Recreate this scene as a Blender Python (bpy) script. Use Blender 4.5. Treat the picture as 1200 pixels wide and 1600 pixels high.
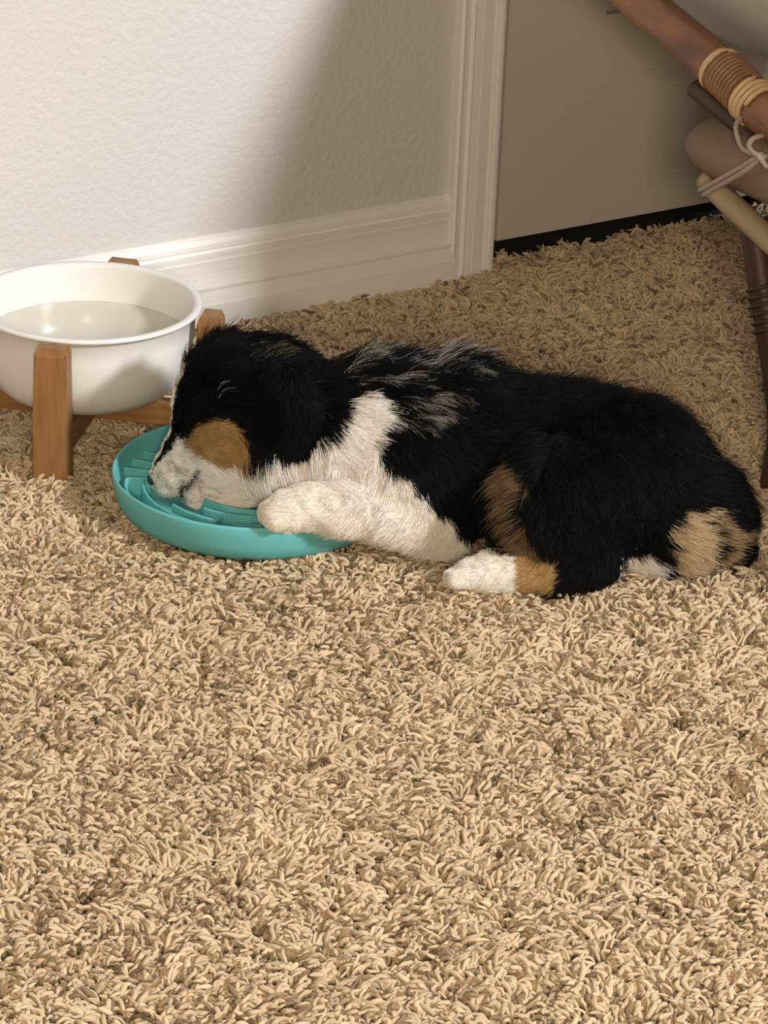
import bpy, bmesh, math, random
import numpy as np
from mathutils import Vector, Matrix

# ------------------------------------------------------------------ scene, camera, light
sc = bpy.context.scene
col = sc.collection
for o in list(bpy.data.objects):
    bpy.data.objects.remove(o)
rng = np.random.default_rng(7)
random.seed(7)

sc.view_settings.view_transform = 'Standard'
sc.view_settings.look = 'None'
sc.view_settings.gamma = 1.0
sc.view_settings.use_curve_mapping = False
sc.view_settings.exposure = -0.08

YAW, PITCH, ROLL = 0.593423, 0.419537, 0.041808
cam_d = bpy.data.cameras.new('camera')
cam_d.sensor_fit = 'VERTICAL'; cam_d.sensor_height = 36.0
cam_d.lens = 5000.0 / 1600.0 * 36.0
cam_d.clip_start = 0.05
cam = bpy.data.objects.new('camera', cam_d); col.objects.link(cam)
_r = Vector((0.83782739, -0.54459913, 0.03817135)); _u = Vector((0.19293469, 0.3607728, 0.9124797)); _f = Vector((0.51070683, 0.75713591, -0.40733739))
cam.matrix_world = Matrix(((_r.x, _u.x, -_f.x, -1.55976), (_r.y, _u.y, -_f.y, -2.233277), (_r.z, _u.z, -_f.z, 0.979267), (0, 0, 0, 1)))
sc.camera = cam

world = bpy.data.worlds.new('world'); sc.world = world
world.use_nodes = True
world.node_tree.nodes['Background'].inputs[0].default_value = (1.0, 0.90, 0.78, 1)
world.node_tree.nodes['Background'].inputs[1].default_value = 0.05

def area(name, loc, aim, size, power, colr, sizey=None):
    d = bpy.data.lights.new(name, 'AREA'); d.energy = power; d.color = colr
    d.shape = 'RECTANGLE'; d.size = size; d.size_y = sizey or size
    o = bpy.data.objects.new(name, d); col.objects.link(o); o.location = loc
    o.rotation_euler = (Vector(aim) - Vector(loc)).to_track_quat('-Z', 'Y').to_euler()
    return o
# warm lamp standing to the left of the viewer
area('warm_lamp', (-1.85, -2.75, 1.15), (-0.4, -0.4, 0), 0.35, 48, (1.0, 0.83, 0.62))
# daylight from the window across the room, to the right of the viewer; the chair stands in its way
area('window_daylight', (1.1, -4.4, 2.75), (-0.3, -0.2, 0.1), 0.50, 290, (0.96, 0.97, 1.0))

# ------------------------------------------------------------------ helpers
def mat(name, colr, rough=0.6, spec=0.3, bump=None, noise=None, metal=0.0, **kw):
    m = bpy.data.materials.new(name); m.use_nodes = True
    nt = m.node_tree; b = nt.nodes['Principled BSDF']
    b.inputs['Base Color'].default_value = (*colr, 1)
    b.inputs['Roughness'].default_value = rough
    b.inputs['Specular IOR Level'].default_value = spec
    b.inputs['Metallic'].default_value = metal
    for k, v in kw.items():
        b.inputs[k.replace('_', ' ')].default_value = v
    tc = nt.nodes.new('ShaderNodeTexCoord')
    if noise:                                    # (scale, colour2, stretch xyz)
        mp = nt.nodes.new('ShaderNodeMapping'); mp.inputs['Scale'].default_value = noise[2]
        nt.links.new(tc.outputs['Object'], mp.inputs[0])
        n = nt.nodes.new('ShaderNodeTexNoise'); n.inputs['Scale'].default_value = noise[0]; n.inputs['Detail'].default_value = 6
        nt.links.new(mp.outputs[0], n.inputs['Vector'])
        cr = nt.nodes.new('ShaderNodeValToRGB')
        cr.color_ramp.elements[0].position = 0.32; cr.color_ramp.elements[0].color = (*colr, 1)
        cr.color_ramp.elements[1].position = 0.70; cr.color_ramp.elements[1].color = (*noise[1], 1)
        nt.links.new(n.outputs[0], cr.inputs[0]); nt.links.new(cr.outputs[0], b.inputs['Base Color'])
    if bump:                                     # (scale, strength, distance, stretch)
        mp = nt.nodes.new('ShaderNodeMapping'); mp.inputs['Scale'].default_value = bump[3] if len(bump) > 3 else (1, 1, 1)
        nt.links.new(tc.outputs['Object'], mp.inputs[0])
        n = nt.nodes.new('ShaderNodeTexNoise'); n.inputs['Scale'].default_value = bump[0]; n.inputs['Detail'].default_value = 3
        nt.links.new(mp.outputs[0], n.inputs['Vector'])
        bp = nt.nodes.new('ShaderNodeBump'); bp.inputs['Strength'].default_value = bump[1]; bp.inputs['Distance'].default_value = bump[2]
        nt.links.new(n.outputs[0], bp.inputs['Height']); nt.links.new(bp.outputs[0], b.inputs['Normal'])
    return m

def attr_mat(name, rough=0.75, spec=0.15, translucent=0.0):
    m = bpy.data.materials.new(name); m.use_nodes = True
    nt = m.node_tree; b = nt.nodes['Principled BSDF']
    a = nt.nodes.new('ShaderNodeAttribute'); a.attribute_name = 'tint'
    nt.links.new(a.outputs['Color'], b.inputs['Base Color'])
    b.inputs['Roughness'].default_value = rough; b.inputs['Specular IOR Level'].default_value = spec
    return m

def link(name, me, m=None, parent=None, smooth=False):
    o = bpy.data.objects.new(name, me); col.objects.link(o)
    if m: me.materials.append(m)
    if parent: o.parent = parent
    if smooth and hasattr(me, 'polygons'):
        me.polygons.foreach_set('use_smooth', [True] * len(me.polygons))
    return o

def mesh(name, v, f, m=None, parent=None, smooth=False):
    me = bpy.data.meshes.new(name); me.from_pydata([tuple(x) for x in v], [], [tuple(x) for x in f]); me.update()
    bm = bmesh.new(); bm.from_mesh(me); bmesh.ops.recalc_face_normals(bm, faces=bm.faces); bm.to_mesh(me); bm.free()
    return link(name, me, m, parent, smooth)

def box(name, lo, hi, m=None, parent=None, bev=0.0):
    bm = bmesh.new(); bmesh.ops.create_cube(bm, size=1)
    for v in bm.verts:
        v.co = Vector([lo[i] + (hi[i] - lo[i]) * (v.co[i] + 0.5) for i in range(3)])
    if bev:
        bmesh.ops.bevel(bm, geom=bm.edges[:], offset=bev, segments=2, affect='EDGES', profile=0.6)
    me = bpy.data.meshes.new(name); bm.to_mesh(me); bm.free()
    return link(name, me, m, parent)

def lathe(name, prof, m=None, parent=None, seg=96, center=(0, 0)):
    v = []; f = []; n = len(prof)
    for i in range(seg):
        a = 2 * math.pi * i / seg
        for r, z in prof:
            v.append((center[0] + r * math.cos(a), center[1] + r * math.sin(a), z))
    for i in range(seg):
        j = (i + 1) % seg
        for k in range(n - 1):
            f.append((i * n + k, j * n + k, j * n + k + 1, i * n + k + 1))
    o = mesh(name, v, f, m, parent, True)
    bm = bmesh.new(); bm.from_mesh(o.data); bmesh.ops.remove_doubles(bm, verts=bm.verts, dist=1e-6)
    bmesh.ops.recalc_face_normals(bm, faces=bm.faces); bm.to_mesh(o.data); bm.free()
    o.data.polygons.foreach_set('use_smooth', [True] * len(o.data.polygons))
    return o

def smooth_path(pts, n=12):
    P = [np.array(p, float) for p in pts]; P = [2 * P[0] - P[1]] + P + [2 * P[-1] - P[-2]]
    out = []
    for i in range(1, len(P) - 2):
        for k in range(n):
            t = k / n
            out.append(0.5 * (2 * P[i] + (P[i + 1] - P[i - 1]) * t + (2 * P[i - 1] - 5 * P[i] + 4 * P[i + 1] - P[i + 2]) * t ** 2 + (3 * P[i] - P[i - 1] - 3 * P[i + 1] + P[i + 2]) * t ** 3))
    out.append(P[-2])
    return np.array(out)

def tube(name, pts, rad, m=None, parent=None, sides=16, n=8, closed=False, flat=1.0):
    path = smooth_path(pts, n) if n else np.array(pts, float)
    N = len(path); rad = np.interp(np.linspace(0, 1, N), np.linspace(0, 1, len(rad)), rad) if hasattr(rad, '__len__') else np.full(N, rad)
    T = np.gradient(path, axis=0); T /= np.linalg.norm(T, axis=1)[:, None]
    ref = np.array([0, 0, 1.0]) if abs(T[0][2]) < 0.9 else np.array([1.0, 0, 0])
    v = []; f = []
    a = np.cross(T[0], ref); a /= np.linalg.norm(a)
    for i in range(N):
        a = a - T[i] * (a @ T[i]); a /= np.linalg.norm(a); b = np.cross(T[i], a)
        for k in range(sides):
            t = 2 * math.pi * k / sides
            v.append(path[i] + rad[i] * (a * math.cos(t) + b * math.sin(t) * flat))
    for i in range(N - 1):
        for k in range(sides):
            l = (k + 1) % sides
            f.append((i * sides + k, i * sides + l, (i + 1) * sides + l, (i + 1) * sides + k))
    f.append(tuple(range(sides))[::-1]); f.append(tuple((N - 1) * sides + k for k in range(sides)))
    return mesh(name, v, f, m, parent, True)

def extrude_profile(name, prof, axis, a0, a1, m, parent=None):
    # prof: list of (s, d); axis 'x' : s=z, d=-y depth ; axis 'z' : s=x, d=-y depth
    v = []
    for a in (a0, a1):
        for s, d in prof:
            v.append((a, -d, s) if axis == 'x' else (s, -d, a))
    n = len(prof); f = [(i, (i + 1) % n, n + (i + 1) % n, n + i) for i in range(n)]
    f += [tuple(range(n)), tuple(range(n, 2 * n))]
    return mesh(name, v, f, m, parent)

def pillow(name, lo, hi, m, parent=None, p=3.2, puff=0.5, nu=40, nv=24):
    # rounded, stuffed block (superellipsoid) between two corners
    c = [(a + b) / 2 for a, b in zip(lo, hi)]; h = [(b - a) / 2 for a, b in zip(lo, hi)]
    sg = lambda t, e: math.copysign(abs(t) ** e, t)
    v = []; f = []
    for j in range(nv + 1):
        la = -math.pi / 2 + math.pi * j / nv
        for i in range(nu):
            lo_ = 2 * math.pi * i / nu
            x = sg(math.cos(la), puff) * sg(math.cos(lo_), 2 / p * 0.5); y = sg(math.cos(la), puff) * sg(math.sin(lo_), 2 / p * 0.5); z = sg(math.sin(la), 0.8)
            v.append((c[0] + h[0] * x, c[1] + h[1] * y, c[2] + h[2] * z))
    for j in range(nv):
        for i in range(nu):
            k = (i + 1) % nu
            f.append((j * nu + i, j * nu + k, (j + 1) * nu + k, (j + 1) * nu + i))
    return mesh(name, v, f, m, parent, True)

def strands(name, P, R, tint, m, parent=None):
    n, k, _ = P.shape
    c = bpy.data.hair_curves.new(name)
    c.add_curves([k] * n)
    c.position_data.foreach_set('vector', P.astype(np.float32).ravel())
    a = c.attributes.get('radius') or c.attributes.new('radius', 'FLOAT', 'POINT')
    a.data.foreach_set('value', np.broadcast_to(R, (n, k)).astype(np.float32).ravel())
    t = c.attributes.new('tint', 'FLOAT_COLOR', 'CURVE')
    t.data.foreach_set('color', np.c_[tint, np.ones(n)].astype(np.float32).ravel())
    c.materials.append(m)
    o = bpy.data.objects.new(name, c); col.objects.link(o)
    if parent: o.parent = parent
    return o

def empty(name, loc=(0, 0, 0), rz=0.0):
    o = bpy.data.objects.new(name, None); col.objects.link(o); o.location = loc; o.rotation_euler = (0, 0, rz); o.empty_display_size = 0.05
    return o
def tag(o, label, cat, group=None, kind=None):
    o['label'] = label; o['category'] = cat
    if group: o['group'] = group
    if kind: o['kind'] = kind
    return o
def struct(o, label=None):
    o['kind'] = 'structure'
    if label: o['label'] = label
    return o

def vnoise(P, s, seed=0):
    """smooth value noise in [-1,1], 3 channels"""
    g = np.random.default_rng(seed).uniform(-1, 1, (32, 32, 32, 3))
    q = P / s; i = np.floor(q).astype(int); f = q - i; f = f * f * (3 - 2 * f); out = 0
    for dx in (0, 1):
        for dy in (0, 1):
            for dz in (0, 1):
                w = (f[:, 0] if dx else 1 - f[:, 0]) * (f[:, 1] if dy else 1 - f[:, 1]) * (f[:, 2] if dz else 1 - f[:, 2])
                out = out + w[:, None] * g[(i[:, 0] + dx) % 32, (i[:, 1] + dy) % 32, (i[:, 2] + dz) % 32]
    return out

sc.cycles_curves.shape = 'THICK'
sc.cycles_curves.subdivisions = 2

# ------------------------------------------------------------------ the room
M_wall = mat('wall_paint', (0.600, 0.592, 0.570), 0.75, 0.25, bump=(160, 0.42, 0.003))
M_trim = mat('trim_paint', (0.80, 0.78, 0.74), 0.35, 0.45, bump=(60, 0.05, 0.002))
M_door = mat('door_paint_shaded', (0.50, 0.455, 0.39), 0.5, 0.35, bump=(90, 0.16, 0.002, (0.25, 1, 3.0)))  # white door; the shade it stands in is put into this darker colour
M_gap_shade = mat('gap_shade', (0.03, 0.028, 0.025), 0.9, 0.1)  # near-black that stands in for the shade in and behind the door gap
M_backing = mat('carpet_backing', (0.22, 0.16, 0.10), 0.95, 0.05)

DX0, DX1 = 0.0575, 0.8175       # door leaf
struct(box('floor', (-3.2, -3.4, -0.06), (2.2, 1.0, -0.013), M_backing), 'carpeted floor of the room')
struct(box('wall_back', (-3.2, 0.0, -0.02), (0.045, 0.11, 2.45), M_wall), 'off-white orange-peel textured wall')
struct(box('wall_back_right', (DX1 + 0.0125, 0.0, -0.02), (2.2, 0.11, 2.45), M_wall), 'off-white wall on the far side of the door')
struct(box('wall_above_door', (0.045, 0.0, 2.06), (DX1 + 0.0125, 0.11, 2.45), M_wall), 'off-white wall above the door')
struct(box('door_gap_blocker', (-0.2, 0.75, -0.02), (1.2, 0.8, 2.2), M_gap_shade), 'unseen dark panel added behind the door gap')  # unseen, added to keep world light from leaking through the door gap

base_prof = [(-0.02, 0.0), (-0.02, 0.0135), (0.0185, 0.0135), (0.0200, 0.0125), (0.0300, 0.0098), (0.0315, 0.0104), (0.0335, 0.0106), (0.0347, 0.0094),
             (0.0360, 0.0082), (0.0400, 0.0072), (0.0450, 0.0068), (0.0520, 0.0072), (0.0565, 0.0080), (0.0570, 0.0070), (0.0610, 0.0078), (0.0628, 0.0080),
             (0.0634, 0.0056), (0.0650, 0.0046), (0.0664, 0.0052), (0.0670, 0.0062), (0.0710, 0.0060), (0.0748, 0.0044), (0.0775, 0.0010), (0.0775, 0.0)]
bb = extrude_profile('baseboard_back', base_prof, 'x', -3.2, 0.0035, M_trim); struct(bb, 'white moulded baseboard')
case_prof = [(0.0, 0.0), (0.0, 0.0105), (0.0022, 0.0122), (0.0045, 0.0115), (0.0060, 0.0100), (0.0105, 0.0094), (0.0118, 0.0108), (0.0135, 0.0116), (0.0150, 0.0108),
             (0.0225, 0.0110), (0.0230, 0.0105), (0.0235, 0.0110), (0.0345, 0.0100), (0.0352, 0.0082), (0.0372, 0.0078), (0.0380, 0.0094), (0.0400, 0.0098), (0.0408, 0.0080), (0.0425, 0.0076), (0.0432, 0.0088), (0.0465, 0.0088), (0.0490, 0.0078), (0.0490, 0.0)]
struct(extrude_profile('trim_1', case_prof, 'z', -0.02, 2.10, M_trim), 'white fluted door casing')
mir = [(DX1 + DX0 - s, d) for s, d in case_prof]
struct(extrude_profile('trim_2', [(s + 0.0, d) for s, d in mir], 'z', -0.02, 2.10, M_trim), 'white fluted door casing on the far side of the door')
struct(box('trim_3', (0.045, 0.0, -0.02), (0.0545, 0.11, 2.06), M_trim), 'white door jamb')

struct(box('gap_shade_strip', (0.052, 0.024, -0.02), (DX1 + 0.006, 0.75, -0.004), M_gap_shade), 'dark strip added for the shade under the door')  # black strip laid where the door gap is only in shade
# six-panel moulded door
door = empty('door_1', ((DX0 + DX1) / 2, 0.02, 0.024)); door['kind'] = 'structure'; door['label'] = 'white moulded panel door, closed'
def dbox(name, x0, x1, z0, z1, y0=0.0, y1=0.035, bev=0.0):
    ox, oy, oz = door.location
    return box(name, (x0 - ox, y0 - oy, z0 - oz), (x1 - ox, y1 - oy, z1 - oz), M_door, door, bev)
ST = 0.108
mid = (DX0 + DX1) / 2
dbox('stile', DX0, DX0 + ST, 0.024, 2.05); dbox('stile', DX1 - ST, DX1, 0.024, 2.05); dbox('stile', mid - 0.05, mid + 0.05, 0.024, 2.05)
rails = [(0.024, 0.222), (0.86, 1.02), (1.62, 1.72), (1.93, 2.05)]
for z0, z1 in rails:
    for xa, xb in ((DX0 + ST, mid - 0.05), (mid + 0.05, DX1 - ST)):
        dbox('rail', xa, xb, z0, z1)
for za, zb in ((0.222, 0.86), (1.02, 1.62), (1.72, 1.93)):
    for xa, xb in ((DX0 + ST, mid - 0.05), (mid + 0.05, DX1 - ST)):
        dbox('panel_groove', xa, xb, za, zb, 0.010, 0.03)
        dbox('panel', xa + 0.022, xb - 0.022, za + 0.022, zb - 0.022, 0.002, 0.03, 0.008)

# ------------------------------------------------------------------ carpet: frieze yarns
def carpet():
    x0, x1, y0, y1, dens = -1.35, 0.75, -1.50, 0.05, 105000
    n = int((x1 - x0) * (y1 - y0) * dens)
    nx = int(math.sqrt(n * (x1 - x0) / (y1 - y0))); ny = n // nx
    gx, gy = np.meshgrid((np.arange(nx) + 0.5) / nx, (np.arange(ny) + 0.5) / ny, indexing='ij')
    R = np.c_[x0 + gx.ravel() * (x1 - x0), y0 + gy.ravel() * (y1 - y0), np.zeros(nx * ny)]
    R[:, :2] += rng.normal(0, 0.0022, (len(R), 2))
    keep = (R[:, 1] < -0.014) | ((R[:, 0] > 0.056) & (R[:, 0] < DX1) & (R[:, 1] < 0.020))
    d = np.hypot(R[:, 0] - DISH[0], R[:, 1] - DISH[1]); keep &= d > 0.088
    for px, py in POSTS: keep &= np.hypot(R[:, 0] - px, R[:, 1] - py) > 0.015
    R = R[keep]; n = len(R)
    f1 = vnoise(R, 0.060, 1); f2 = vnoise(R, 0.011, 2); f3 = vnoise(R, 0.022, 3)
    az = rng.uniform(0, 2 * math.pi, n)
    D = np.c_[np.cos(az), np.sin(az)] * 0.55 + f1[:, :2] * 0.6 + f2[:, :2] * 1.3
    D /= np.linalg.norm(D, axis=1)[:, None] + 1e-6
    Lh = rng.uniform(0.006, 0.0135, n) * (1 + 0.25 * f1[:, 2])
    H = rng.uniform(-0.0075, 0.0010, n) + 0.0020 * f3[:, 2] + 0.0026 * f2[:, 2]
    S = np.c_[-D[:, 1], D[:, 0]]
    bend = rng.normal(0, 0.0016, n); kink = rng.normal(0, 0.0010, n)
    k = 6; t = np.linspace(0, 1, k)
    P = np.zeros((n, k, 3))
    hor = np.array([0, 0.10, 0.32, 0.58, 0.82, 1.0]); ver = np.array([0, 0.55, 0.86, 0.98, 1.0, 0.97])
    tipz = rng.normal(0.0004, 0.0016, n)
    for i in range(k):
        P[:, i, :2] = R[:, :2] + D * (Lh * hor[i])[:, None] + S * (bend * math.sin(t[i] * math.pi) + kink * math.sin(t[i] * math.pi * 2.6))[:, None]
        P[:, i, 2] = -0.013 + (H + 0.013) * ver[i] + tipz * t[i] ** 2
    rad = np.array([0.0008, 0.00105, 0.00125, 0.0013, 0.0011, 0.00040])[None] * rng.uniform(0.62, 1.32, n)[:, None]
    base = np.array([0.530, 0.405, 0.262])
    sh = rng.normal(1.0, 0.09, n)[:, None] * (1 + 0.05 * f1[:, :1])
    tint = base[None] * sh
    fleck = rng.uniform(0, 1, n) < 0.065
    tint[fleck] *= np.array([0.42, 0.37, 0.34])  # brown fleck yarns, deepened to stand in for shaded gaps between tufts
    o = strands('carpet_pile', P, rad, np.clip(tint, 0.01, 0.9), attr_mat('carpet_yarn', 0.9, 0.08))
    tag(o, 'shaggy beige frieze carpet pile covering the whole floor', 'carpet', kind='stuff')

DISH = (-0.4128, -0.3603)
BOWL = (-0.4488, -0.1600)
POST_A = [math.radians(a) for a in (227, 317, 45, 137)]
POSTS = [(BOWL[0] + 0.100 * math.cos(a), BOWL[1] + 0.100 * math.sin(a)) for a in POST_A]
carpet()

# ------------------------------------------------------------------ water bowl on its wooden stand
M_ceramic = mat('white_ceramic', (0.78, 0.77, 0.74), 0.22, 0.5, noise=(9, (0.74, 0.72, 0.68), (1, 1, 1)))
M_wood = mat('stand_wood', (0.33, 0.165, 0.060), 0.45, 0.35, noise=(14, (0.21, 0.093, 0.030), (9, 9, 1)), bump=(60, 0.1, 0.001, (6, 6, 0.6)))
M_wood_h = mat('stand_wood_bar', (0.33, 0.165, 0.060), 0.45, 0.35, noise=(14, (0.21, 0.093, 0.030), (1, 9, 9)))
bowl = empty('water_bowl', (*BOWL, 0.03)); tag(bowl, 'white ceramic bowl of water held in a four-legged wooden stand', 'bowl')
bp = [(0.0, 0.0), (0.044, 0.0), (0.055, 0.0015), (0.066, 0.006), (0.0740, 0.014), (0.0800, 0.026), (0.0832, 0.040), (0.0846, 0.055), (0.0852, 0.0712), (0.0860, 0.0718),
      (0.0892, 0.0722), (0.0904, 0.0736), (0.0902, 0.0752), (0.0890, 0.0760), (0.0848, 0.0758), (0.0836, 0.0745), (0.0830, 0.0720), (0.0826, 0.055), (0.0808, 0.040), (0.0778, 0.028), (0.0715, 0.017), (0.062, 0.009), (0.045, 0.005), (0.0, 0.005)]
lathe('bowl_body', bp, M_ceramic, bowl)
M_water = mat('water', (0.88, 0.85, 0.72), 0.03, 0.5, Alpha=0.38, IOR=1.33)
lathe('water', [(0.0, 0.0440), (0.0800, 0.0440), (0.0813, 0.0447), (0.0800, 0.0448), (0.0, 0.0448)], M_water, bowl)['label'] = 'clear water standing below the rim'
stand = empty('bowl_stand', (*BOWL, 0.0)); tag(stand, 'brown wooden four-post cross stand holding the white bowl', 'stand')
for i, a in enumerate(POST_A):
    bm = bmesh.new()
    # post: radial 0.0905..0.1085, tangential +-0.0125, leans out slightly at the foot
    sec = [(-0.012, 0.0905, 0.1105, 0.0140), (0.050, 0.0905, 0.1090, 0.0130), (0.098, 0.0905, 0.1080, 0.0125), (0.1045, 0.0925, 0.1055, 0.0105)]
    rings = []
    for z, r0, r1, w in sec:
        rings.append([bm.verts.new((r * math.cos(a) - s * math.sin(a), r * math.sin(a) + s * math.cos(a), z)) for r, s in ((r0, -w), (r1, -w), (r1, w), (r0, w))])
    for q in range(len(rings) - 1):
        for e in range(4):
            bm.faces.new((rings[q][e], rings[q][(e + 1) % 4], rings[q + 1][(e + 1) % 4], rings[q + 1][e]))
    bm.faces.new(rings[0][::-1]); bm.faces.new(rings[-1])
    ed = [e for e in bm.edges if abs(e.verts[0].co.z - e.verts[1].co.z) > 0.02]
    bmesh.ops.bevel(bm, geom=ed, offset=0.0016, segments=2, affect='EDGES')
    bmesh.ops.recalc_face_normals(bm, faces=bm.faces)
    me = bpy.data.meshes.new('post'); bm.to_mesh(me); bm.free(); link('post', me, M_wood, stand)
for i, (a, l0) in enumerate(((POST_A[0], 1), (POST_A[1], 1))):
    b = box('cross_bar', (-0.0915, -0.009, 0.011), (0.0915, 0.009, 0.0285), M_wood_h, stand, 0.001)
    b.rotation_euler = (0, 0, a)
    if i: b.scale = (1, 1, 0.96)

# ------------------------------------------------------------------ slow feeder dish
M_teal = mat('teal_silicone', (0.130, 0.450, 0.450), 0.45, 0.3)
dish = empty('slow_feeder_dish', (*DISH, 0.0)); tag(dish, 'round teal slow feeder dish with raised maze ridges under the puppy', 'pet dish')
dp = [(0.0, -0.001), (0.086, -0.001), (0.0960, 0.0010), (0.1020, 0.0060), (0.1055, 0.0140), (0.1072, 0.0240), (0.1078, 0.0295), (0.1072, 0.0312), (0.1060, 0.0314), (0.1050, 0.0300),
      (0.1040, 0.0230), (0.1022, 0.0150), (0.0990, 0.0095), (0.0940, 0.0065), (0.086, 0.0055), (0.0, 0.0055)]
lathe('dish_body', dp, M_teal, dish, 128)
def ridge(path, h=0.0195, w=0.0013):
    """upright wall following a path of (radius, angle deg) points"""
    P = np.array([(r * math.cos(math.radians(a)), r * math.sin(math.radians(a))) for r, a in path])
    T = np.gradient(P, axis=0); T /= np.linalg.norm(T, axis=1)[:, None]; N = np.c_[-T[:, 1], T[:, 0]]
    v = []; f = []
    for p, nn in zip(P, N):
        for s, z in ((-1, 0.004), (-0.85, h - 0.0008), (-0.4, h), (0.4, h), (0.85, h - 0.0008), (1, 0.004)):
            q = p + nn * w * s; v.append((q[0], q[1], z))
    for i in range(len(P) - 1):
        for k in range(6):
            l = (k + 1) % 6; f.append((i * 6 + k, i * 6 + l, (i + 1) * 6 + l, (i + 1) * 6 + k))
    f += [tuple(range(6)), tuple((len(P) - 1) * 6 + k for k in range(6))]
    return mesh('ridge', v, f, M_teal, dish)
def arc(r, a0, a1, n=24):
    return [(r, a0 + (a1 - a0) * i / (n - 1)) for i in range(n)]
for a in (135, 125, 115, 104.5, 94, 83.5, 73, 62.5):
    ridge([(0.1025, a), (0.092, a), (0.078, a)], 0.020)
ridge([(0.079, 145), (0.088, 145), (0.0955, 145.4)] + arc(0.0975, 147, 200, 30), 0.020)
ridge([(0.0845, 146)] + arc(0.0845, 149, 214, 36), 0.020)
ridge(arc(0.0735, 183, 214), 0.020); ridge([(0.0735, 214), (0.066, 214.5), (0.060, 215)], 0.018)
ridge(arc(0.0600, 200, 236), 0.020); ridge(arc(0.0680, 224, 262), 0.0165)
ridge(arc(0.0845, 222, 300), 0.018); ridge(arc(0.0450, 150, 330), 0.018); ridge(arc(0.0300, 0, 200), 0.018)
ridge(arc(0.0950, 210, 330), 0.016); ridge(arc(0.0640, 20, 130), 0.018); ridge(arc(0.0480, 350, 470), 0.018)

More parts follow.
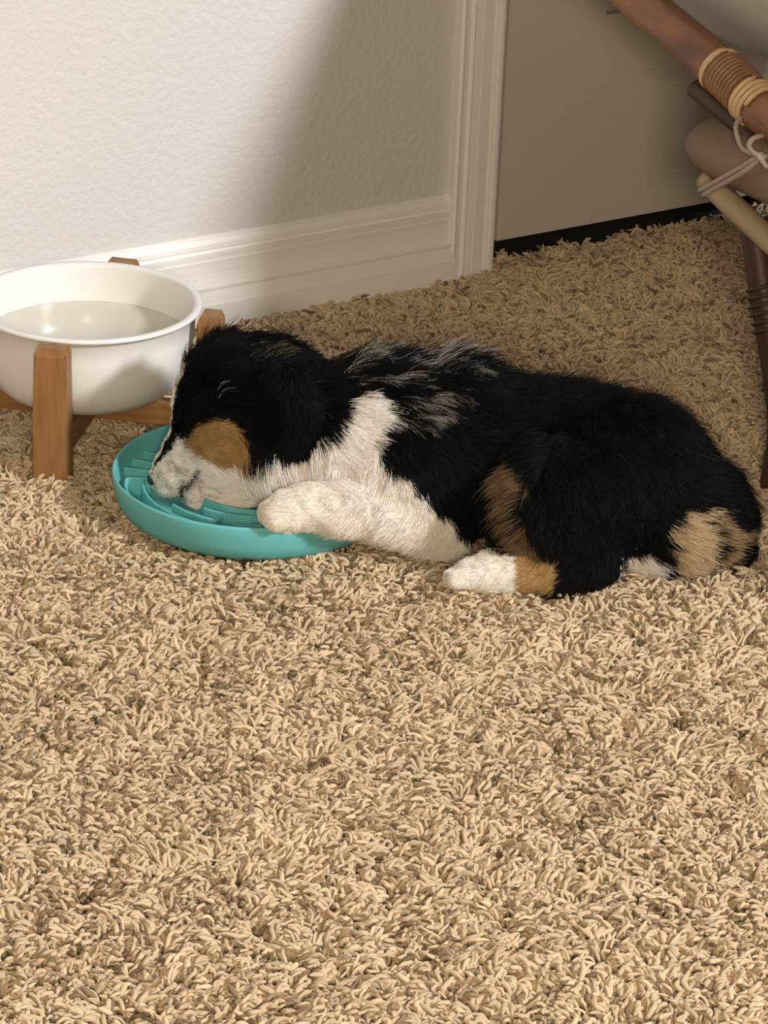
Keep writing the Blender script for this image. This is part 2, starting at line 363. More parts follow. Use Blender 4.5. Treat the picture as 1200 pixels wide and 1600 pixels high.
# ------------------------------------------------------------------ the sleeping puppy
# skeleton: (part, [(x, y, z, radius) along the chain], blend) in the puppy's own frame: x towards the tail, y towards the far side, z up
DOG = [
 ('trunk', [(-0.0502, 0.0, 0.0651, 0.05), (-0.0076, 0.0, 0.0619, 0.055), (0.0399, 0.0, 0.0579, 0.057), (0.092, -0.005, 0.0542, 0.057), (0.1387, -0.02, 0.0504, 0.051), (0.1726, -0.05, 0.0407, 0.04)], 0.02),
 ('withers', [(-0.0462, 0.01, 0.079, 0.03), (-0.0038, 0.01, 0.0825, 0.036)], 0.03),
 ('breast', [(-0.0685, -0.01, 0.0531, 0.046), (-0.0304, -0.02, 0.0463, 0.044)], 0.02),
 ('neck', [(-0.0457, 0.0, 0.0704, 0.046), (-0.0884, 0.0, 0.0777, 0.039), (-0.1313, 0.008, 0.0811, 0.036)], 0.02),
 ('throat', [(-0.0828, -0.012, 0.061, 0.036), (-0.125, -0.012, 0.0539, 0.03)], 0.02),
 ('skull', [(-0.1392, 0.02, 0.0876, 0.041), (-0.1615, 0.02, 0.0866, 0.041)], 0.015),
 ('brow', [(-0.172, 0.018, 0.0726, 0.034)], 0.015),
 ('muzzle', [(-0.1763, 0.016, 0.0552, 0.029), (-0.1927, 0.014, 0.0424, 0.0225), (-0.2048, 0.012, 0.0292, 0.017), (-0.21, 0.012, 0.0232, 0.0138)], 0.01),
 ('cheek', [(-0.1567, 0.008, 0.0492, 0.032)], 0.015),
 ('jaw', [(-0.1397, 0.006, 0.0363, 0.026), (-0.1608, 0.005, 0.0259, 0.0205), (-0.1764, 0.004, 0.0184, 0.0145), (-0.1863, 0.004, 0.0148, 0.0112)], 0.008),
 ('ear', [(-0.1223, -0.028, 0.1237, 0.012), (-0.1112, -0.038, 0.1033, 0.012), (-0.1142, -0.038, 0.0781, 0.008)], 0.01),
 ('upper_arm', [(-0.0307, -0.04, 0.06, 0.032), (-0.0066, -0.04, 0.0203, 0.022)], 0.02),
 ('forearm', [(-0.0064, -0.045, 0.0169, 0.018), (-0.048, -0.062, 0.0334, 0.02), (-0.0803, -0.075, 0.0428, 0.017)], 0.012),
 ('fore_paw', [(-0.0803, -0.075, 0.0428, 0.0175), (-0.1024, -0.077, 0.0446, 0.0172), (-0.1162, -0.076, 0.0406, 0.0155)], 0.008),
 ('thigh', [(0.1298, -0.035, 0.0652, 0.05), (0.0898, -0.062, 0.0549, 0.05), (0.0667, -0.078, 0.0483, 0.036)], 0.02),
 ('shank', [(0.0665, -0.08, 0.0492, 0.03), (0.091, -0.092, 0.0179, 0.022)], 0.02),
 ('heel', [(0.098, -0.095, 0.0146, 0.018), (0.0773, -0.1, 0.0119, 0.0165)], 0.012),
 ('hind_paw', [(0.0819, -0.1, 0.0121, 0.0155), (0.0451, -0.104, 0.0123, 0.0145), (0.0291, -0.104, 0.0116, 0.015), (0.0169, -0.104, 0.0085, 0.0125)], 0.008),
 ('far_hind_paw', [(0.0686, -0.07, 0.0195, 0.011), (0.0433, -0.072, 0.0151, 0.007)], 0.006),
 ('rump', [(0.1667, -0.045, 0.0305, 0.036), (0.1541, -0.045, 0.0119, 0.024)], 0.02),
 ('tail', [(0.1875, -0.03, 0.0478, 0.016), (0.2032, -0.04, 0.0351, 0.015), (0.209, -0.045, 0.017, 0.0125), (0.2052, -0.05, 0.0011, 0.009)], 0.008),
 ('far_ear', [(-0.15, 0.035, 0.1103, 0.012), (-0.1383, 0.05, 0.0869, 0.01)], 0.01),
 ('toe', [(-0.1144, -0.086, 0.0431, 0.0098), (-0.1261, -0.09, 0.0413, 0.0088)], 0.004),
 ('toe', [(-0.1162, -0.075, 0.0401, 0.0102), (-0.1294, -0.078, 0.0388, 0.0092)], 0.004),
 ('toe', [(-0.1167, -0.063, 0.0373, 0.0098), (-0.1286, -0.065, 0.0361, 0.0088)], 0.004),
 ('toe', [(0.0199, -0.113, 0.0118, 0.0085), (0.0049, -0.118, 0.01, 0.0068)], 0.004),
 ('toe', [(0.0201, -0.104, 0.0101, 0.009), (0.0028, -0.107, 0.0067, 0.007)], 0.004),
 ('toe', [(0.0217, -0.094, 0.0075, 0.0085), (0.0062, -0.095, 0.0037, 0.0066)], 0.004)]
# coat markings, and a painted dark slit at the tail: (colour, parts or None, [(along, height) outline]) on a chart of the visible flank
MARKS = [
 ('white', ('neck', 'throat', 'breast', 'trunk', 'upper_arm', 'forearm', 'fore_paw', 'toe', 'withers'), [(-0.1335, 0.0505), (-0.1103, 0.0514), (-0.0853, 0.0685), (-0.0791, 0.0884), (-0.0552, 0.0893), (-0.05, 0.0768), (-0.0604, 0.0581), (-0.0468, 0.0439), (-0.0279, 0.0285), (-0.006, 0.0093), (0.01, -0.0098), (0.0138, -0.0276), (-0.1502, -0.0345), (-0.1514, 0.0219)]),
 ('cream', ('forearm', 'fore_paw', 'toe', 'upper_arm'), [(-0.1507, 0.031), (-0.0746, 0.0364), (-0.0302, 0.0221), (0.0156, -0.0107), (0.0167, -0.0318), (-0.1491, -0.0388)]),
 ('white', ('muzzle', 'jaw', 'cheek', 'throat', 'brow', 'skull', 'neck'), [(-0.2266, 0.0048), (-0.2216, 0.0311), (-0.2005, 0.054), (-0.1953, 0.0476), (-0.1772, 0.0391), (-0.1582, 0.0366), (-0.13, 0.0438), (-0.1087, 0.0452), (-0.1071, -0.0093), (-0.2144, -0.0186)]),
 ('tan', ('muzzle', 'cheek', 'brow', 'skull', 'throat', 'jaw', 'neck'), [(-0.1994, 0.0495), (-0.1907, 0.0634), (-0.1777, 0.0689), (-0.1618, 0.0668), (-0.1513, 0.0575), (-0.1459, 0.0457), (-0.1537, 0.0374), (-0.1692, 0.0363), (-0.1895, 0.042)]),
 ('mouth', ('muzzle', 'jaw', 'cheek'), [(-0.187, 0.0332), (-0.186, 0.0314), (-0.1906, 0.0246), (-0.1962, 0.0164), (-0.2032, 0.0105), (-0.2051, 0.0123), (-0.1981, 0.0187), (-0.1921, 0.0265)]),
 ('brown', ('thigh', 'shank', 'far_hind_paw', 'trunk'), [(0.0325, 0.0539), (0.0463, 0.05), (0.0547, 0.0323), (0.0487, 0.0116), (0.0534, -0.0056), (0.068, -0.0188), (0.0615, -0.0247), (0.0471, -0.016), (0.0386, 0.0112), (0.0337, 0.0338)]),
 ('tan', ('heel', 'hind_paw', 'far_hind_paw', 'shank'), [(0.0466, -0.0068), (0.0743, -0.0111), (0.0778, -0.0238), (0.0765, -0.0447), (0.0489, -0.0459)]),
 ('cream', ('hind_paw', 'toe'), [(-0.0059, -0.0181), (0.0496, -0.0157), (0.0498, -0.0481), (-0.0042, -0.0526)]),
 ('buff', ('rump', 'tail', 'trunk'), [(0.1534, 0.0067), (0.1663, 0.0183), (0.18, 0.0189), (0.1853, 0.0011), (0.1876, -0.0253), (0.1602, -0.0256)]),
 ('fawn', ('rump', 'tail', 'trunk'), [(0.18, 0.0189), (0.1915, 0.0139), (0.2013, -0.0028), (0.2062, -0.0152), (0.2048, -0.0307), (0.1895, -0.0267), (0.1853, 0.0011)]),
 ('black', ('rump', 'tail', 'trunk'), [(0.1731, 0.0131), (0.179, 0.0143), (0.187, 0.0026), (0.1928, -0.0112), (0.1908, -0.0196), (0.1863, -0.0113), (0.1835, -0.0004)]),  # painted slit: shade in the gap between tail and rump
 ('white', ('rump', 'trunk', 'thigh', 'shank'), [(0.1204, -0.015), (0.1413, -0.0105), (0.1517, -0.024), (0.126, -0.0278)])]
PUP = (-0.3025, -0.4553, 0.0)
CT, ST_ = 0.9133, 0.4073
PROPS = {  # part: (hair length, flow direction, lift)
 'trunk': (.015, (1, 0, -.30), .25), 'withers': (.020, (1, 0, .02), .38), 'breast': (.016, (.5, 0, -1), .30), 'neck': (.019, (1, 0, -.25), .36), 'throat': (.014, (.6, 0, -.9), .30),
 'skull': (.007, (.9, 0, .5), .28), 'brow': (.0045, (.8, 0, .6), .22), 'muzzle': (.0026, (.7, 0, .6), .22), 'cheek': (.0055, (1, 0, -.2), .22), 'jaw': (.0035, (1, 0, .0), .22),
 'ear': (.013, (.3, 0, -1), .22), 'upper_arm': (.012, (.25, 0, -1), .28), 'forearm': (.0065, (-.8, 0, -.5), .30), 'fore_paw': (.0038, (-1, 0, -.2), .25), 'thigh': (.013, (.35, -.1, -1), .26),
 'shank': (.010, (.25, 0, -1), .28), 'heel': (.006, (-.6, 0, -.5), .28), 'hind_paw': (.0038, (-1, 0, -.15), .25), 'far_hind_paw': (.004, (-1, 0, 0), .25), 'rump': (.010, (.4, 0, -1), .3),
 'tail': (.013, (.35, 0, -1), .35), 'toe': (.0026, (-1, 0, -.25), .22), 'far_ear': (.010, (.2, 0, -1), .3), 'feather': (.014, (-1, -.2, -.35), .35)}
NAMES = [d[0] for d in DOG]

def part_dist(P):
    out = np.empty((len(DOG), len(P)), np.float32)
    for i, (nm, pts, k) in enumerate(DOG):
        best = None
        if len(pts) == 1:
            c = np.array(pts[0][:3]); best = np.linalg.norm(P - c, axis=1) - pts[0][3]
        for a, b in zip(pts[:-1], pts[1:]):
            A = np.array(a[:3]); B = np.array(b[:3]); ab = B - A
            t = np.clip(((P - A) @ ab) / (ab @ ab), 0, 1)
            d = np.linalg.norm(P - A - t[:, None] * ab, axis=1) - (a[3] + (b[3] - a[3]) * t)
            best = d if best is None else np.minimum(best, d)
        out[i] = best
    return out
def sdf(P, parts=None):
    D = part_dist(P) if parts is None else parts
    r = D[0].copy()
    for i in range(1, len(DOG)):
        k = DOG[i][2]; h = np.clip(0.5 + 0.5 * (r - D[i]) / k, 0, 1)
        r = r + (D[i] - r) * h - k * h * (1 - h)
    for a, b, rr in MOUTH:                         # the mouth line is a shallow groove
        A = np.array(a); B = np.array(b); ab = B - A
        t = np.clip(((P - A) @ ab) / (ab @ ab), 0, 1); d = np.linalg.norm(P - A - t[:, None] * ab, axis=1) - rr
        k = 0.002; h = np.clip(0.5 - 0.5 * (r + d) / k, 0, 1); r = r * (1 - h) - d * h + k * h * (1 - h)
    r = r + 0.0012 * (vn_cache(P) if parts is None else 0)
    return np.maximum(r, -P[:, 2] - 0.004)         # pressed flat against the floor
def vn_cache(P): return vnoise(P, 0.03, 5)[:, 0]
MOUTH = [([-0.1869, -0.014, 0.0428], [-0.1921, -0.012, 0.0339], 0.0014), ([-0.1921, -0.012, 0.0339], [-0.197, -0.008, 0.0253], 0.0022), ([-0.197, -0.008, 0.0253], [-0.2026, -0.002, 0.0162], 0.0028)]

def surface_nets(f, lo, hi, h):
    n = np.ceil((np.array(hi) - lo) / h).astype(int) + 1
    ax = [lo[i] + h * np.arange(n[i]) for i in range(3)]
    D = np.empty(n, np.float32)
    for ix in range(0, n[0], 8):
        g = np.stack(np.meshgrid(ax[0][ix:ix + 8], ax[1], ax[2], indexing='ij'), -1)
        D[ix:ix + 8] = f(g.reshape(-1, 3)).reshape(g.shape[:3])
    s = D < 0; m = n - 1
    cor = [(i, j, k) for i in (0, 1) for j in (0, 1) for k in (0, 1)]
    sub = lambda A, c: A[c[0]:c[0] + m[0], c[1]:c[1] + m[1], c[2]:c[2] + m[2]]
    cnt = sum(sub(s, c).astype(np.int8) for c in cor); act = (cnt > 0) & (cnt < 8)
    idx = np.full(m, -1); cells = np.argwhere(act); idx[act] = np.arange(len(cells))
    acc = np.zeros((len(cells), 3)); num = np.zeros(len(cells))
    I = tuple(cells.T)
    for c in cor:
        for d in range(3):
            if c[d]: continue
            e = list(c); e[d] = 1
            a = D[I[0] + c[0], I[1] + c[1], I[2] + c[2]]; b = D[I[0] + e[0], I[1] + e[1], I[2] + e[2]]
            x = (a < 0) != (b < 0); t = np.where(x, a / np.where(a == b, 1, a - b), 0)
            p = np.tile(np.array(c, float), (len(cells), 1)); p[:, d] = t
            acc[x] += p[x]; num[x] += 1
    V = np.array(lo) + h * (cells + acc / num[:, None])
    F = []
    for d in range(3):
        a, b = [(1, 2), (2, 0), (0, 1)][d]
        sl0 = [slice(1, m[i]) for i in range(3)]; sl0[d] = slice(0, m[d])
        sl1 = list(sl0); sl1[d] = slice(1, m[d] + 1)
        s0 = s[tuple(sl0)]; s1 = s[tuple(sl1)]
        E = np.argwhere(s0 != s1); org = E + np.array([sl0[i].start for i in range(3)])
        flip = s0[tuple(E.T)]
        def cell(da, db):
            q = org.copy(); q[:, a] -= da; q[:, b] -= db; return idx[tuple(q.T)]
        q = np.stack([cell(0, 0), cell(1, 0), cell(1, 1), cell(0, 1)], 1)
        q[~flip] = q[~flip][:, ::-1]
        F.append(q)
    return V, np.concatenate(F)

def inside(a, b, poly):
    r = np.zeros(len(a), bool); n = len(poly)
    for i in range(n):
        x0, y0 = poly[i]; x1, y1 = poly[(i + 1) % n]
        if y0 == y1: continue
        c = (y0 > b) != (y1 > b)
        r ^= c & (a < (x1 - x0) * (b - y0) / (y1 - y0) + x0)
    return r
COAT = {'black': (.0055, .0050, .0048), 'white': (.84, .79, .73), 'cream': (.74, .69, .59), 'tan': (.37, .225, .095), 'brown': (.13, .080, .043), 'buff': (.48, .35, .21), 'fawn': (.25, .165, .09), 'mouth': (.012, .008, .008), 'pink': (.50, .36, .30)}
def coat_tint(P, ids, jitter=True):
    Q = P + vnoise(P, 0.012, 11) * 0.0022
    if jitter: Q = Q + rng.normal(0, 0.0013, Q.shape)
    a = Q[:, 0]; b = Q[:, 2] * CT + Q[:, 1] * ST_
    c = np.tile(np.array(COAT['black']), (len(P), 1))
    for name, parts, poly in MARKS:
        ok = inside(a, b, poly)
        if parts: ok &= np.isin(ids, [i for i, n in enumerate(NAMES) if n in parts])
        c[ok] = COAT[name]
    hd = np.isin(ids, [i for i, n in enumerate(NAMES) if n in ('skull', 'brow', 'muzzle')])
    bl = hd & (np.abs(Q[:, 1] - HEAD_V) < 0.0075) & (P[:, 0] < BLAZE_X) & (P[:, 2] < 0.104)
    c[bl] = COAT['white']
    return c
HEAD_V, BLAZE_X = (0.018, -0.146)

def puppy():
    root = empty('puppy', PUP, -YAW)
    tag(root, 'black, white and tan puppy asleep with its muzzle in the teal dish', 'dog')
    V, F = surface_nets(sdf, (-0.245, -0.155, -0.008), (0.255, 0.085, 0.150), 0.0026)
    me = bpy.data.meshes.new('body'); me.from_pydata(V.tolist(), [], F.tolist()); me.update()
    ids = np.argmin(part_dist(V), 0)
    t = coat_tint(V, ids, False) * 0.8
    at = me.attributes.new('tint', 'FLOAT_COLOR', 'POINT'); at.data.foreach_set('color', np.c_[t, np.ones(len(t))].astype(np.float32).ravel())
    body = link('body', me, attr_mat('puppy_skin', 0.9, 0.05), root, True)
    sm = body.modifiers.new('smooth', 'SMOOTH'); sm.iterations = 3; sm.factor = 0.5
    # fur roots
    n = 620000
    T = np.concatenate([F[:, [0, 1, 2]], F[:, [0, 2, 3]]]); A, B, Cc = V[T[:, 0]], V[T[:, 1]], V[T[:, 2]]
    ar = np.linalg.norm(np.cross(B - A, Cc - A), axis=1) / 2
    cen = (A + B + Cc) / 3
    pick = part_dist(cen); pid = np.argmin(pick, 0)
    dens = np.array([1.0 if PROPS[nm][0] > .009 else (1.5 if PROPS[nm][0] > .005 else 2.3) for nm in NAMES])[pid]
    dens = np.where(cen[:, 2] < -0.001, 0.1, dens)
    w = ar * dens; tri = rng.choice(len(T), n, p=w / w.sum())
    r1 = np.sqrt(rng.uniform(size=n)); r2 = rng.uniform(size=n)
    R = (1 - r1)[:, None] * A[tri] + (r1 * (1 - r2))[:, None] * B[tri] + (r1 * r2)[:, None] * Cc[tri]
    e = 0.0015
    N = np.stack([sdf(R + np.eye(3)[i] * e) - sdf(R - np.eye(3)[i] * e) for i in range(3)], 1); N /= np.linalg.norm(N, axis=1)[:, None] + 1e-9
    PD = part_dist(R); ids = np.argmin(PD, 0)
    W = np.exp(-(PD - PD.min(0)) / 0.004); W /= W.sum(0)
    ln = np.array([PROPS[k][0] for k in NAMES]); fl = np.array([PROPS[k][1] for k in NAMES], float); fl /= np.linalg.norm(fl, axis=1)[:, None]; lf = np.array([PROPS[k][2] for k in NAMES])
    Ln = W.T @ ln; Fl = W.T @ fl; Lf = W.T @ lf
    # the loose fringe along the front edge of the thigh points forward
    fr = np.isin(ids, [i for i, k in enumerate(NAMES) if k in ('thigh', 'shank')]) & (N[:, 0] < -0.35)
    Fl[fr] = Fl[fr] * 0.45 + np.array([-0.9, -0.25, 0.05]); Ln[fr] *= 1.25; Lf[fr] += .15
    Ln = Ln * rng.uniform(0.65, 1.2, n) * (1 + 0.35 * vnoise(R, 0.02, 21)[:, 0])
    Fl = Fl + vnoise(R, 0.035, 22) * 0.35 + vnoise(R, 0.009, 23) * 0.35
    Tn = Fl - N * np.sum(Fl * N, 1)[:, None]; Tn /= np.linalg.norm(Tn, axis=1)[:, None] + 1e-6
    Lf = Lf + 0.25 * np.clip(vnoise(R, 0.014, 24)[:, 1], -0.6, 1) * (Ln > 0.008)
    crown = np.isin(ids, [i for i, q in enumerate(NAMES) if q in ('skull', 'far_ear')]) & (N[:, 2] > 0.35) & (np.abs(R[:, 1] - HEAD_V) > 0.009); Ln[crown] *= 1.75; Lf[crown] += 0.30
    wt = np.isin(ids, [i for i, q in enumerate(NAMES) if q in ('withers', 'neck')]) & (N[:, 2] > 0.4); Lf[wt] += 0.14
    fly = rng.uniform(size=n) < 0.035; Lf[fly] += 0.35; Ln[fly] *= 1.15
    k = 5; P = np.zeros((n, k, 3)); P[:, 0] = R - N * 0.0008
    cl = vnoise(R, 0.0055, 25) * 0.42 + rng.normal(0, 0.10, (n, 3))
    for i in range(1, k):
        s = i / (k - 1)
        P[:, i] = R + Ln[:, None] * (Tn * (s * (0.55 + 0.45 * s)) + N * (Lf * (1.5 * s - 0.75 * s * s))[:, None] + cl * (s * s) * 0.6)
    P[:, :, 2] = np.maximum(P[:, :, 2], -0.006)
    tint = coat_tint(R, ids)
    dark = tint[:, 0] < 0.02
    # white hairs mixed through the black of the nape
    a = R[:, 0]; b = R[:, 2] * CT + R[:, 1] * ST_
    nape = dark & inside(a, b, NAPE) & np.isin(ids, [i for i, q in enumerate(NAMES) if q in ('neck', 'withers', 'trunk', 'breast')])
    mixd = nape & (vnoise(R * np.array([.35, 1, .8]), 0.006, 31)[:, 0] + rng.normal(0, .3, n) > 0.30)
    tint[mixd] = np.array([.30, .27, .235])[None] * rng.uniform(.25, 1.3, mixd.sum())[:, None]
    fz = inside(a, b, FRECKLE) & np.isin(ids, [i for i, q in enumerate(NAMES) if q in ('muzzle', 'jaw')]) & (vnoise(R, 0.0035, 33)[:, 0] + rng.normal(0, .45, n) > 0.25) & ~dark
    tint[fz] = np.array([.58, .45, .39])
    tf = dark & inside(a + rng.normal(0, .004, n), b + rng.normal(0, .004, n), TUFT) & (rng.uniform(size=n) < 0.22); tint[tf] = (.16, .13, .09)
    fl2 = dark & ~nape & (rng.uniform(size=n) < 0.003); tint[fl2] = (.05, .045, .04)
    tint = tint * rng.normal(1, 0.08, n)[:, None]
    rad = np.array([0.00017, 0.00017, 0.00015, 0.00011, 0.00004])[None] * np.where(Ln < 0.006, 0.8, 1.0)[:, None]
    strands('fur_coat', P, rad, np.clip(tint, .002, .9), attr_mat('puppy_fur', 0.62, 0.06), root)['label'] = 'black, white and tan fur'
    # where the near side of the head meets a line of sight across the puppy
    def surf(a, b, off=0.0):
        t = np.arange(-0.14, 0.06, 0.0005); Q = np.c_[np.full(len(t), a), t * CT, b / CT - 0 * t - t * ST_ * 1.0]
        # keep the chart height: z*CT + y*ST is constant along (0, CT, -ST)
        Q[:, 2] = (b - Q[:, 1] * ST_) / CT
        d = sdf(Q); i = int(np.argmax(d < off)); return Q[i]
    M_nose = mat('nose_leather', (.012, .010, .010), 0.35, 0.5, bump=(400, .4, .0006))
    M_lid = mat('eyelid_skin', (.085, .078, .072), 0.6, 0.3)
    # nose
    c = np.array(NOSE); bm = bmesh.new(); bmesh.ops.create_uvsphere(bm, u_segments=20, v_segments=14, radius=1)
    for v in bm.verts:
        x, y, z = v.co; v.co = (x * 0.0065, y * (0.0098 - 0.002 * (z < 0)), z * 0.0062)
        if abs(abs(y) - 0.45) < 0.22 and x < -0.55 and abs(z) < 0.4: v.co.x += 0.0025
    bmesh.ops.rotate(bm, verts=bm.verts, cent=(0, 0, 0), matrix=Matrix.Rotation(math.radians(-40), 3, 'Y'))
    bmesh.ops.translate(bm, verts=bm.verts, vec=Vector(c))
    me = bpy.data.meshes.new('nose'); bm.to_mesh(me); bm.free(); link('nose', me, M_nose, root, True)
    for arcp in EYE:
        pts = [surf(a, b, 0.0074) for a, b in arcp]
        tube('closed_eyelid', pts, [0.0003, 0.0009, 0.0009, 0.0003], M_lid, root, 8, 6)
    M_claw = mat('claw_horn', (.10, .075, .06), 0.4, 0.4)
    for base, tip in CLAWS:
        m_ = [(base[i] + tip[i]) / 2 for i in range(3)]; m_[2] += 0.0012
        tube('claw', [base, m_, tip], [0.0017, 0.0013, 0.0003], M_claw, root, 8, 4)
NAPE = [(-0.0995, 0.1262), (-0.0348, 0.1333), (0.0122, 0.1216), (-0.0045, 0.0842), (-0.0312, 0.0553), (-0.0549, 0.059), (-0.0512, 0.0823), (-0.0797, 0.095)]
FRECKLE = [(-0.2224, 0.0311), (-0.2097, 0.0396), (-0.1935, 0.0323), (-0.17, 0.0215), (-0.1721, 0.0047), (-0.1959, 0.0037), (-0.2199, 0.0122)]
TUFT = [(-0.1518, 0.1223), (-0.1347, 0.1252), (-0.132, 0.1116), (-0.1482, 0.1064)]
EYE = [[(-0.1724, 0.0908), (-0.1693, 0.0959), (-0.1642, 0.0979), (-0.1568, 0.0965)], [(-0.1714, 0.085), (-0.1687, 0.0901), (-0.165, 0.092), (-0.159, 0.0932)]]
NOSE = [-0.2195, 0.012, 0.0223]
CLAWS = [([0.0058, -0.118, 0.0095], [0.0014, -0.121, 0.0072]), ([0.0037, -0.107, 0.0062], [-0.0007, -0.109, 0.0034]), ([0.0071, -0.095, 0.0033], [0.0027, -0.096, 0.0005]), ([-0.1271, -0.087, 0.0394], [-0.1307, -0.088, 0.0372]), ([-0.1303, -0.076, 0.0359], [-0.1339, -0.077, 0.0336])]
puppy()


# ------------------------------------------------------------------ rattan armchair at the right
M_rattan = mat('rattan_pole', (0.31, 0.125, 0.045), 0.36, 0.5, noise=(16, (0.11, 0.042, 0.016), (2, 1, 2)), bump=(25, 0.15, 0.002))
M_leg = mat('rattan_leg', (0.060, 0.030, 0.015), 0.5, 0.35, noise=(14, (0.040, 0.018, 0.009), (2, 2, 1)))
M_bind = mat('rattan_binding', (0.34, 0.19, 0.10), 0.4, 0.4, noise=(30, (0.20, 0.10, 0.05), (1, 1, 1)))
M_bind_l = mat('pale_binding', (0.62, 0.42, 0.24), 0.35, 0.45)
M_rail = mat('pale_rattan', (0.36, 0.26, 0.165), 0.5, 0.3)
M_taupe = mat('taupe_cloth', (0.205, 0.150, 0.110), 0.95, 0.08, bump=(500, 0.25, 0.001))
M_grey = mat('grey_cloth', (0.40, 0.38, 0.34), 0.95, 0.08, bump=(500, 0.25, 0.001))
CX0, CX1 = -0.05, 0.50
chair = empty('rattan_armchair', (0.22, -0.55, 0.0)); tag(chair, 'brown rattan armchair with cane bindings at the right edge', 'chair')
def C(p): return (p[0] - 0.22, p[1] + 0.55, p[2])
def ring_wrap(name, path, s0, s1, r, tr, m, turns):
    """cane wound round a pole between two arc fractions"""
    P = smooth_path([C(p) for p in path], 24); s = np.linspace(0, 1, len(P)); T = np.gradient(P, axis=0); T /= np.linalg.norm(T, axis=1)[:, None]
    pts = []; n = int(turns * 18)
    for i in range(n + 1):
        q = s0 + (s1 - s0) * i / n; c = np.array([np.interp(q, s, P[:, k]) for k in range(3)]); t = np.array([np.interp(q, s, T[:, k]) for k in range(3)]); t /= np.linalg.norm(t)
        a = np.cross(t, [1, 0, 0]); a /= np.linalg.norm(a); b = np.cross(t, a); w = 2 * math.pi * turns * i / n
        pts.append(c + (r + tr * 0.5) * (a * math.cos(w) + b * math.sin(w)))
    return tube(name, pts, tr, m, chair, 8, 0)
for x in (CX0, CX1):
    ap = [(x, -0.09, 0.74), (x, -0.10, 0.62), (x, -0.125, 0.49), (x, -0.175, 0.405), (x, -0.24, 0.362), (x, -0.32, 0.338), (x, -0.411, 0.314), (x, -0.483, 0.290), (x, -0.56, 0.283), (x, -0.74, 0.300), (x, -0.88, 0.275), (x, -0.925, 0.19), (x, -0.935, 0.08), (x, -0.938, -0.012)]
    tube('arm', [C(p) for p in ap], 0.0160, M_rattan, chair, 20)
    seg = [(x, -0.411, 0.314), (x, -0.447, 0.3025), (x, -0.483, 0.290)]
    ring_wrap('binding', seg, 0.18, 0.62, 0.0160, 0.0014, M_bind, 9)
    ring_wrap('binding_band', seg, 0.14, 0.18, 0.0162, 0.0016, M_bind_l, 1.4)
    ring_wrap('binding_band', seg, 0.66, 0.86, 0.0162, 0.0019, M_bind_l, 3.2)
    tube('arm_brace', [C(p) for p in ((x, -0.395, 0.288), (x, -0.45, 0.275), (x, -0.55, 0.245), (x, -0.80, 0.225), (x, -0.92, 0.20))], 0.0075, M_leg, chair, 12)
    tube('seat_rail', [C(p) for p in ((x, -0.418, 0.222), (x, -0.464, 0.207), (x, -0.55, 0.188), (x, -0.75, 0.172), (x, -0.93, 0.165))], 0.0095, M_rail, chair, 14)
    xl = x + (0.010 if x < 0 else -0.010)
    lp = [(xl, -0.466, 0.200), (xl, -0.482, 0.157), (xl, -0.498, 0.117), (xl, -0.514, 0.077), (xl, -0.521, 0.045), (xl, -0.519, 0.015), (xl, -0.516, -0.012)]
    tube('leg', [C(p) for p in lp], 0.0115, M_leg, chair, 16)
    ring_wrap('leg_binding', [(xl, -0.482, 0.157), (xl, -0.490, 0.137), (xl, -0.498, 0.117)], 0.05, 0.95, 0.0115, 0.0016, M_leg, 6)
for y, z in ((-0.425, 0.222), (-0.92, 0.165)):
    tube('cross_rail', [C((CX0, y, z)), C((0.2, y, z)), C((CX1, y, z))], 0.010, M_rail, chair, 12)
for z in (0.44, 0.56, 0.72):
    y = np.interp(z, [0.40, 0.49, 0.62, 0.74], [-0.178, -0.125, -0.10, -0.09])
    tube('back_rail', [C((CX0, y, z)), C((0.2, y + 0.02, z)), C((CX1, y, z))], 0.010, M_rattan, chair, 12)
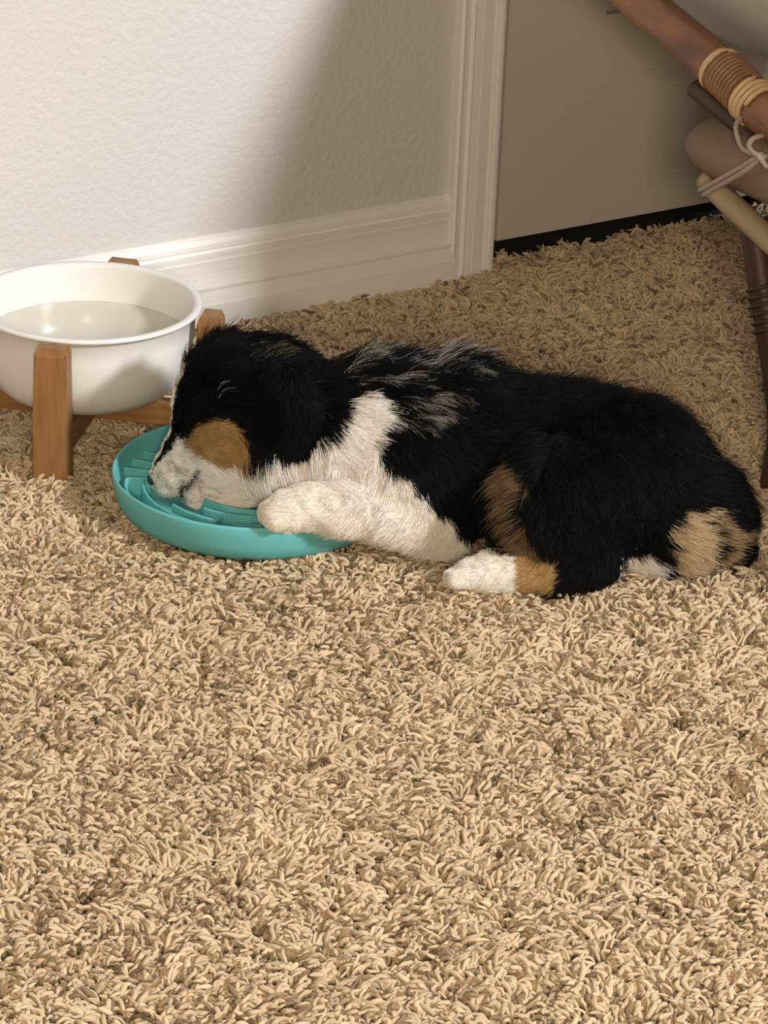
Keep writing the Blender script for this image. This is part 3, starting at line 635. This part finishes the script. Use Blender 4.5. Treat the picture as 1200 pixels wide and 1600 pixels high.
for i in range(9):
    x = CX0 + 0.055 * (i + 1)
    tube('back_spindle', [C((x, -0.165, 0.44)), C((x, -0.105, 0.56)), C((x, -0.085, 0.72))], 0.005, M_rattan, chair, 8)
for i in range(7):
    y = -0.48 - 0.065 * i; z = np.interp(-y, [0.464, 0.55, 0.75, 0.93], [0.207, 0.188, 0.172, 0.165])
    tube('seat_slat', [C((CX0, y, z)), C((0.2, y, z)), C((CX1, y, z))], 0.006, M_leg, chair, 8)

seat = empty('seat_cushion', (0.22, -0.65, 0.23)); tag(seat, 'taupe seat cushion tied to the rattan armchair', 'cushion')
sp = pillow('pad', (-0.303, -0.265, -0.012), (0.263, 0.262, 0.052), M_taupe, seat, 5.0, 0.42)
def S(p): return (p[0] - 0.22, p[1] + 0.65, p[2] - 0.23)
M_tie = mat('tie_cloth', (0.34, 0.28, 0.22), 0.9, 0.1)
TIES = [
 (0.002, [[-0.088, -0.4558, 0.2292], [-0.088, -0.4721, 0.2406], [-0.087, -0.4953, 0.2572], [-0.082, -0.5112, 0.2709], [-0.074, -0.5086, 0.272]]),
 (0.002, [[-0.09, -0.4631, 0.2282], [-0.09, -0.4821, 0.2418], [-0.089, -0.5037, 0.2575], [-0.084, -0.5166, 0.2708], [-0.074, -0.5131, 0.2718]]),
 (0.0018, [[-0.078, -0.5134, 0.273], [-0.084, -0.5088, 0.2735], [-0.085, -0.498, 0.2744], [-0.083, -0.4887, 0.2804], [-0.08, -0.4826, 0.2871], [-0.072, -0.4782, 0.2907]]),
 (0.002, [[-0.08, -0.5212, 0.2657], [-0.086, -0.5187, 0.2737], [-0.087, -0.5106, 0.2764], [-0.085, -0.5048, 0.2793], [-0.08, -0.5041, 0.2833], [-0.072, -0.5045, 0.2843]])]
for w, pts in TIES:
    tube('tie_string', [S(q) for q in pts], w, M_tie, seat, 8, 6)

back = empty('back_cushion', (0.22, -0.36, 0.30)); tag(back, 'grey back cushion behind the rattan arm at the top right', 'cushion')
pb = pillow('pad', (-0.250, -0.40, -0.008), (0.225, 0.135, 0.26), M_grey, back, 5.0, 0.28)
